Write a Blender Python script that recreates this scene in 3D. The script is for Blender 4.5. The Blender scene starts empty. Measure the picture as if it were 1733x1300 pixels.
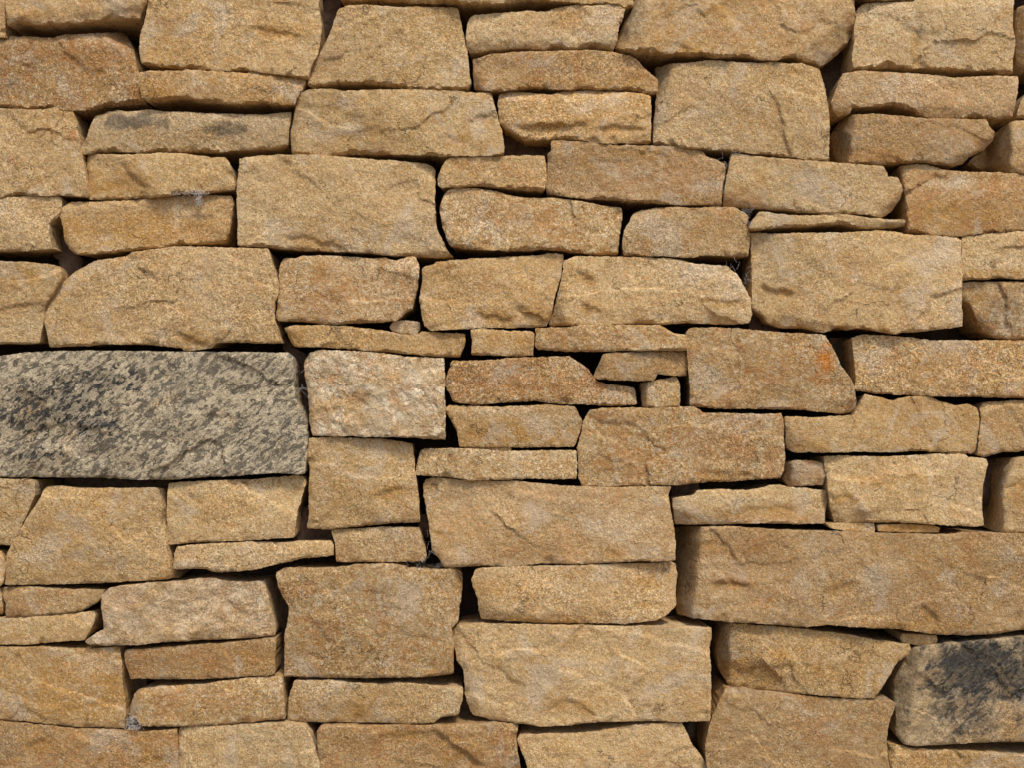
import bpy, math, random
import numpy as np
from mathutils import Vector, noise
from mathutils.geometry import delaunay_2d_cdt

# ---------------- camera, sky, sun, exposure ----------------
scene = bpy.context.scene
C = scene.collection
D = 1.70            # camera distance from the wall face (m)
H = 1.50            # camera height (m)
AX, AY = 866.5, 700.0    # where the lens axis meets the wall, in the wall's own mm grid
cam = bpy.data.objects.new('camera', bpy.data.cameras.new('camera'))
C.objects.link(cam)
cam.location = (0, -D, H)
cam.rotation_euler = (math.radians(90), 0, 0)
cam.data.sensor_width = 36
cam.data.lens = 36 * D / 1.733
cam.data.shift_y = 50 / 1733.0
cam.data.clip_start = 0.05
cam.data.clip_end = 200
scene.camera = cam

SUN_EL, SUN_AZ = 57, 24        # degrees: high, in front of the wall, a touch to the right
world = bpy.data.worlds.new('World'); scene.world = world; world.use_nodes = True
wn = world.node_tree; bg = wn.nodes['Background']
sky = wn.nodes.new('ShaderNodeTexSky'); sky.sky_type = 'NISHITA'; sky.sun_disc = False
sky.sun_elevation = math.radians(SUN_EL); sky.sun_rotation = math.radians(180 - SUN_AZ)
sky.dust_density = 3.0; sky.ozone_density = 1.0
wn.links.new(sky.outputs[0], bg.inputs[0]); bg.inputs[1].default_value = 0.10
sun = bpy.data.objects.new('sun', bpy.data.lights.new('sun', 'SUN'))
C.objects.link(sun)
sun.data.energy = 1.5; sun.data.angle = math.radians(10); sun.data.color = (1.0, 0.93, 0.82)
sun.location = (0, -5, 8)
sdir = Vector((math.sin(math.radians(SUN_AZ)) * math.cos(math.radians(SUN_EL)),
               -math.cos(math.radians(SUN_AZ)) * math.cos(math.radians(SUN_EL)),
               math.sin(math.radians(SUN_EL))))
sun.rotation_euler = sdir.to_track_quat('Z', 'Y').to_euler()
scene.view_settings.view_transform = 'Standard'
scene.view_settings.look = 'None'
scene.view_settings.exposure = 0.74
scene.view_settings.gamma = 1.0

# ---------------- materials ----------------
def N(nt, kind, **kw):
    n = nt.nodes.new(kind)
    for k, v in kw.items():
        if k in n.inputs.keys(): n.inputs[k].default_value = v
        else: setattr(n, k, v)
    return n

def stone_material(name):
    m = bpy.data.materials.new(name); m.use_nodes = True
    nt = m.node_tree; L = nt.links.new
    bsdf = nt.nodes['Principled BSDF']
    bsdf.inputs['Roughness'].default_value = 0.88
    bsdf.inputs['Specular IOR Level'].default_value = 0.25
    geo = N(nt, 'ShaderNodeNewGeometry'); info = N(nt, 'ShaderNodeObjectInfo')
    sc = N(nt, 'ShaderNodeVectorMath', operation='SCALE'); sc.inputs[0].default_value = (37.0, 11.0, 23.0)
    L(info.outputs['Random'], sc.inputs['Scale'])
    add = N(nt, 'ShaderNodeVectorMath', operation='ADD')
    L(geo.outputs['Position'], add.inputs[0]); L(sc.outputs[0], add.inputs[1])
    P = add.outputs[0]
    def noise_(scale, detail=4, rough=.55, dist=0, vec=None):
        n = N(nt, 'ShaderNodeTexNoise', Scale=scale, Detail=detail, Roughness=rough, Distortion=dist)
        L(vec or P, n.inputs['Vector']); return n.outputs['Fac']
    def ramp(fac, a, b):
        r = N(nt, 'ShaderNodeMapRange'); r.inputs['From Min'].default_value = a; r.inputs['From Max'].default_value = b
        r.interpolation_type = 'SMOOTHSTEP'
        L(fac, r.inputs['Value']); return r.outputs[0]
    def mul(a, b):
        n = N(nt, 'ShaderNodeMath', operation='MULTIPLY')
        for i, v in enumerate((a, b)):
            if isinstance(v, (int, float)): n.inputs[i].default_value = v
            else: L(v, n.inputs[i])
        return n.outputs[0]
    def plus(a, b, clamp=False):
        n = N(nt, 'ShaderNodeMath', operation='ADD'); n.use_clamp = clamp
        for i, v in enumerate((a, b)):
            if isinstance(v, (int, float)): n.inputs[i].default_value = v
            else: L(v, n.inputs[i])
        return n.outputs[0]
    def mix(fac, a, b, mode='MIX'):
        n = N(nt, 'ShaderNodeMix', data_type='RGBA', blend_type=mode); n.clamp_factor = True
        if isinstance(fac, (int, float)): n.inputs[0].default_value = fac
        else: L(fac, n.inputs[0])
        for i, v in ((6, a), (7, b)):
            if isinstance(v, tuple): n.inputs[i].default_value = (*v, 1)
            else: L(v, n.inputs[i])
        return n.outputs[2]
    def attr(nm, typ='OBJECT'):
        n = N(nt, 'ShaderNodeAttribute'); n.attribute_type = typ; n.attribute_name = nm; return n
    tone = {k: attr(k).outputs['Fac'] for k in ('warm', 'pale', 'grey', 'ochre', 'rosy', 'coarse', 'streak', 'quartz', 'value')}
    pA = attr('stainA', 'GEOMETRY'); pB = attr('stainB', 'GEOMETRY')
    sA = N(nt, 'ShaderNodeSeparateColor'); L(pA.outputs['Color'], sA.inputs[0])
    sB = N(nt, 'ShaderNodeSeparateColor'); L(pB.outputs['Color'], sB.inputs[0])
    rustP, paleP, darkP = sA.outputs; ochreP, orangeP, greyP = sB.outputs

    big = noise_(7, 3); mid = noise_(24, 5, .6, .6); mid2 = noise_(38, 6, .65, 1.0, )
    fine = noise_(170, 5, .7); grain = noise_(420, 3, .7); speck = noise_(300, 2, .5, .5)
    # ground colour
    col = mix(ramp(mid, .35, .68), C_TAN_A, C_TAN_B)
    col = mix(mul(ramp(big, .42, .65), .5), col, C_PALE)
    col = mix(mul(tone['pale'], .45), col, C_PALE)
    col = mix(mul(tone['ochre'], .5), col, C_OCHRE)
    col = mix(mul(tone['warm'], .48), col, C_RUST)
    col = mix(mul(tone['rosy'], .4), col, C_ROSY)
    col = mix(mul(tone['grey'], .6), col, C_GREY)
    # ochre clouding and rosy clouding
    col = mix(mul(ramp(noise_(16, 6, .65, .8), .52, .72), plus(mul(tone['ochre'], .45), .22)), col, C_OCHRE)
    col = mix(mul(ramp(noise_(13, 5, .6, .5), .55, .75), .45), col, C_ROSY)
    # placed stains
    edge = ramp(mid2, .25, .62)
    col = mix(mul(mul(ochreP, .85), plus(mul(edge, .7), .3)), col, C_OCHRE)
    col = mix(mul(mul(rustP, .8), plus(mul(edge, .8), .2)), col, C_RUST)
    col = mix(mul(mul(paleP, .8), plus(mul(edge, .6), .4)), col, C_WHITE)
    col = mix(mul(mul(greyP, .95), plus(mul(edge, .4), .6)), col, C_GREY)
    col = mix(mul(orangeP, plus(mul(edge, .9), .1)), col, C_ORANGE)
    # granular rust blotches (a few mm) and pale grains
    rb = ramp(noise_(75, 6, .75, 1.0), .52, .62)
    col = mix(mul(rb, plus(mul(tone['coarse'], .30), .27)), col, C_RUSTSPOT)
    pg = ramp(fine, .53, .66)
    col = mix(mul(pg, plus(mul(tone['coarse'], .3), .28)), col, C_WHITE)
    # mineral grains: individual crystals of two sizes, each with its own tint
    def grains(scale, seed):
        gv_ = N(nt, 'ShaderNodeTexVoronoi', Scale=scale); gv_.feature = 'F1'
        off = N(nt, 'ShaderNodeVectorMath', operation='ADD'); off.inputs[1].default_value = (seed, seed, seed)
        L(P, off.inputs[0]); L(off.outputs[0], gv_.inputs['Vector'])
        s_ = N(nt, 'ShaderNodeSeparateColor'); L(gv_.outputs['Color'], s_.inputs[0]); return s_.outputs
    g1 = grains(400, 0); g2 = grains(640, 7); g3 = grains(190, 3)
    col = mix(mul(ramp(g1[1], .55, .75), .38), col, C_PINKGRAIN)
    col = mix(mul(ramp(g1[2], .70, .85), .50), col, C_RUSTSPOT)
    col = mix(mul(ramp(g2[1], .70, .85), .40), col, C_OLIVE)
    col = mix(mul(ramp(g3[1], .80, .9), plus(mul(tone['coarse'], .3), .15)), col, C_RUSTSPOT)
    col = mix(mul(ramp(g3[2], .80, .9), plus(mul(tone['coarse'], .25), .2)), col, C_WHITE)
    dg = ramp(noise_(150, 4, .7, .3), .56, .68)
    col = mix(mul(dg, .5), col, C_DARKGRAIN)
    sp = ramp(speck, .66, .72)
    col = mix(mul(sp, .65), col, C_SPECK)
    # short hairline cracks
    wv2 = N(nt, 'ShaderNodeVectorMath', operation='ADD'); L(P, wv2.inputs[0])
    nv2 = N(nt, 'ShaderNodeTexNoise', Scale=14.0, Detail=5.0, Roughness=.6); L(P, nv2.inputs['Vector'])
    ns2 = N(nt, 'ShaderNodeVectorMath', operation='SCALE'); ns2.inputs['Scale'].default_value = .11
    L(nv2.outputs['Color'], ns2.inputs[0]); L(ns2.outputs[0], wv2.inputs[1])
    cv = N(nt, 'ShaderNodeTexVoronoi', Scale=15.0); cv.feature = 'DISTANCE_TO_EDGE'; L(wv2.outputs[0], cv.inputs['Vector'])
    crackraw = ramp(cv.outputs['Distance'], .03, .004)
    crack = mul(ramp(cv.outputs['Distance'], .022, .004), ramp(noise_(11, 4, .6), .57, .64))
    col = mix(mul(crack, .5), col, C_CRACK)
    # iron staining soaks through the grain
    halfedge = ramp(noise_(60, 6, .7, .6), .3, .62)
    col = mix(mul(mul(ochreP, halfedge), .5), col, C_OCHRE)
    col = mix(mul(mul(rustP, halfedge), .5), col, C_RUST)
    col = mix(mul(mul(orangeP, ramp(noise_(55, 6, .7, .6), .28, .5)), .8), col, C_ORANGE)
    col = mix(mul(ramp(noise_(19, 7, .68, .9), .51, .63), plus(mul(tone['warm'], .5), plus(mul(tone['coarse'], .2), .17))), col, C_RUST)
    col = mix(mul(ramp(noise_(12, 8, .72, .7), .53, .62), .6), col, C_LILAC)
    hs = N(nt, 'ShaderNodeHueSaturation', Saturation=1.02, Value=1.0); L(col, hs.inputs['Color'])
    col = mix(1.0, hs.outputs[0], (1.03, .995, .955), 'MULTIPLY')
    # quartz veining: polygonal crystals
    vv = N(nt, 'ShaderNodeTexVoronoi', Scale=55.0); vv.feature = 'F1'
    wv = N(nt, 'ShaderNodeVectorMath', operation='ADD'); L(P, wv.inputs[0])
    nv = N(nt, 'ShaderNodeTexNoise', Scale=40.0, Detail=3.0); L(P, nv.inputs['Vector'])
    ns = N(nt, 'ShaderNodeVectorMath', operation='SCALE'); ns.inputs['Scale'].default_value = .03
    L(nv.outputs['Color'], ns.inputs[0]); L(ns.outputs[0], wv.inputs[1]); L(wv.outputs[0], vv.inputs['Vector'])
    sv = N(nt, 'ShaderNodeSeparateColor'); L(vv.outputs['Color'], sv.inputs[0])
    qc = mix(ramp(sv.outputs[0], .2, .9), C_QUARTZ_A, C_QUARTZ_B)
    qc = mix(mul(ramp(mid, .45, .62), .5), qc, C_OCHRE)
    qc = mix(mul(ramp(fine, .52, .7), .4), qc, C_TAN_B)
    qc = mix(mul(rb, .35), qc, C_RUST)
    qc = mix(mul(ramp(noise_(21, 7, .7, 1.2), .54, .64), .55), qc, C_RUST)
    qc = mix(mul(crackraw, .55), qc, C_RUST)
    col = mix(mul(tone['quartz'], .85), col, qc)
    # dark mica streaks, stretched along a diagonal
    mp = N(nt, 'ShaderNodeMapping'); mp.vector_type = 'TEXTURE'
    mp.inputs['Rotation'].default_value = (0, math.radians(-38), 0); mp.inputs['Scale'].default_value = (2.4, 1, 1)
    L(P, mp.inputs['Vector'])
    st = noise_(115, 4, .6, .5, mp.outputs[0]); st3 = noise_(210, 3, .6, .3, mp.outputs[0]); st2 = noise_(26, 5, .65, .8, mp.outputs[0])
    sfac = plus(mul(ramp(st, .535, .57), 1.0), plus(mul(ramp(st3, .55, .60), .7), mul(mul(ramp(st2, .50, .60), ramp(fine, .42, .56)), .75)), True)
    gcol = mix(ramp(fine, .3, .7), C_SLATE_A, C_SLATE_B)
    thr = ramp(plus(plus(mul(noise_(30, 8, .75, .8), .75), mul(fine, .30)), mul(darkP, .40)), .62, .84)
    col = mix(mul(mul(tone['streak'], ramp(noise_(9, 5, .6), .27, .44)), .75), col, C_GREYBEIGE)
    streak = plus(mul(mul(sfac, tone['streak']), plus(mul(darkP, .3), .74)), mul(mul(thr, darkP), .88), True)
    col = mix(streak, col, gcol)
    # overall grain contrast
    v = ramp(grain, .25, .75)
    vn = N(nt, 'ShaderNodeMapRange'); vn.inputs['To Min'].default_value = .85; vn.inputs['To Max'].default_value = 1.15
    L(v, vn.inputs['Value'])
    def lum(f, a, b):
        q = N(nt, 'ShaderNodeMapRange'); q.inputs['To Min'].default_value = a; q.inputs['To Max'].default_value = b
        L(f, q.inputs['Value']); return q.outputs[0]
    gm = mul(vn.outputs[0], mul(lum(g1[0], .70, 1.30), lum(g2[0], .74, 1.26)))
    patchy = lum(ramp(noise_(8, 3), .35, .65), .55, 1.15)
    grit = attr('grit').outputs['Fac']
    gm = plus(1.0, mul(plus(gm, -1.0), mul(patchy, grit)))
    gm = mul(gm, tone['value'])
    comb = N(nt, 'ShaderNodeCombineColor')
    for i in range(3): L(gm, comb.inputs[i])
    col = mix(1.0, col, comb.outputs[0], 'MULTIPLY')
    L(col, bsdf.inputs['Base Color'])
    # bump
    ridg = noise_(48, 8, .68, .4)
    hgt = plus(mul(ridg, .0048), plus(mul(fine, .0040), mul(grain, .0019)))
    cell = N(nt, 'ShaderNodeTexVoronoi', Scale=62.0); cell.feature = 'F1'; L(wv.outputs[0], cell.inputs['Vector'])
    hgt = plus(hgt, mul(mul(cell.outputs['Distance'], tone['quartz']), .006))
    hgt = plus(hgt, mul(streak, -.0020))
    hgt = plus(hgt, mul(crack, -.0035))
    bm = N(nt, 'ShaderNodeBump', Strength=0.8, Distance=1.0)
    L(hgt, bm.inputs['Height']); L(bm.outputs[0], bsdf.inputs['Normal'])
    return m

C_TAN_A = (.455, .305, .132); C_TAN_B = (.55, .405, .20)
C_PALE = (.60, .475, .275); C_OCHRE = (.40, .215, .05); C_RUST = (.40, .19, .068)
C_RUSTSPOT = (.40, .19, .045); C_ORANGE = (.58, .20, .022); C_ROSY = (.47, .335, .215)
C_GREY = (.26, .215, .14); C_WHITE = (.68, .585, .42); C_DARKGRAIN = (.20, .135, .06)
C_SPECK = (.05, .035, .02); C_QUARTZ_A = (.46, .365, .23); C_QUARTZ_B = (.68, .58, .42)
C_SLATE_A = (.016, .015, .013); C_SLATE_B = (.080, .074, .064); C_GREYBEIGE = (.45, .395, .28)
C_CRACK = (.12, .07, .03)
C_LILAC = (.53, .435, .31)
C_PINKGRAIN = (.62, .47, .32); C_OLIVE = (.36, .29, .12)

MAT_STONE = stone_material('weathered_sandstone')

def simple(name, base, spot, scale, rough=.95):
    m = bpy.data.materials.new(name); m.use_nodes = True; nt = m.node_tree; b = nt.nodes['Principled BSDF']
    g = N(nt, 'ShaderNodeNewGeometry')
    n = N(nt, 'ShaderNodeTexNoise', Scale=scale, Detail=8.0, Roughness=.65)
    nt.links.new(g.outputs['Position'], n.inputs['Vector'])
    x = N(nt, 'ShaderNodeMix', data_type='RGBA'); x.inputs[6].default_value = (*base, 1); x.inputs[7].default_value = (*spot, 1)
    r = N(nt, 'ShaderNodeMapRange'); r.inputs['From Min'].default_value = .35; r.inputs['From Max'].default_value = .65
    nt.links.new(n.outputs['Fac'], r.inputs['Value']); nt.links.new(r.outputs[0], x.inputs[0])
    nt.links.new(x.outputs[2], b.inputs['Base Color']); b.inputs['Roughness'].default_value = rough
    bm = N(nt, 'ShaderNodeBump', Strength=.8, Distance=.01); nt.links.new(n.outputs['Fac'], bm.inputs['Height'])
    nt.links.new(bm.outputs[0], b.inputs['Normal'])
    return m
MAT_CORE = simple('earth_mortar', (.035, .024, .016), (.075, .05, .035), 40)
MAT_RUBBLE = simple('brown_rubble', (.075, .045, .03), (.16, .105, .072), 70)
MAT_GROUND = simple('dry_ground', (.16, .12, .08), (.26, .2, .14), 6)
MAT_WEB = simple('dusty_web', (.6, .57, .52), (.8, .77, .72), 200)

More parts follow.
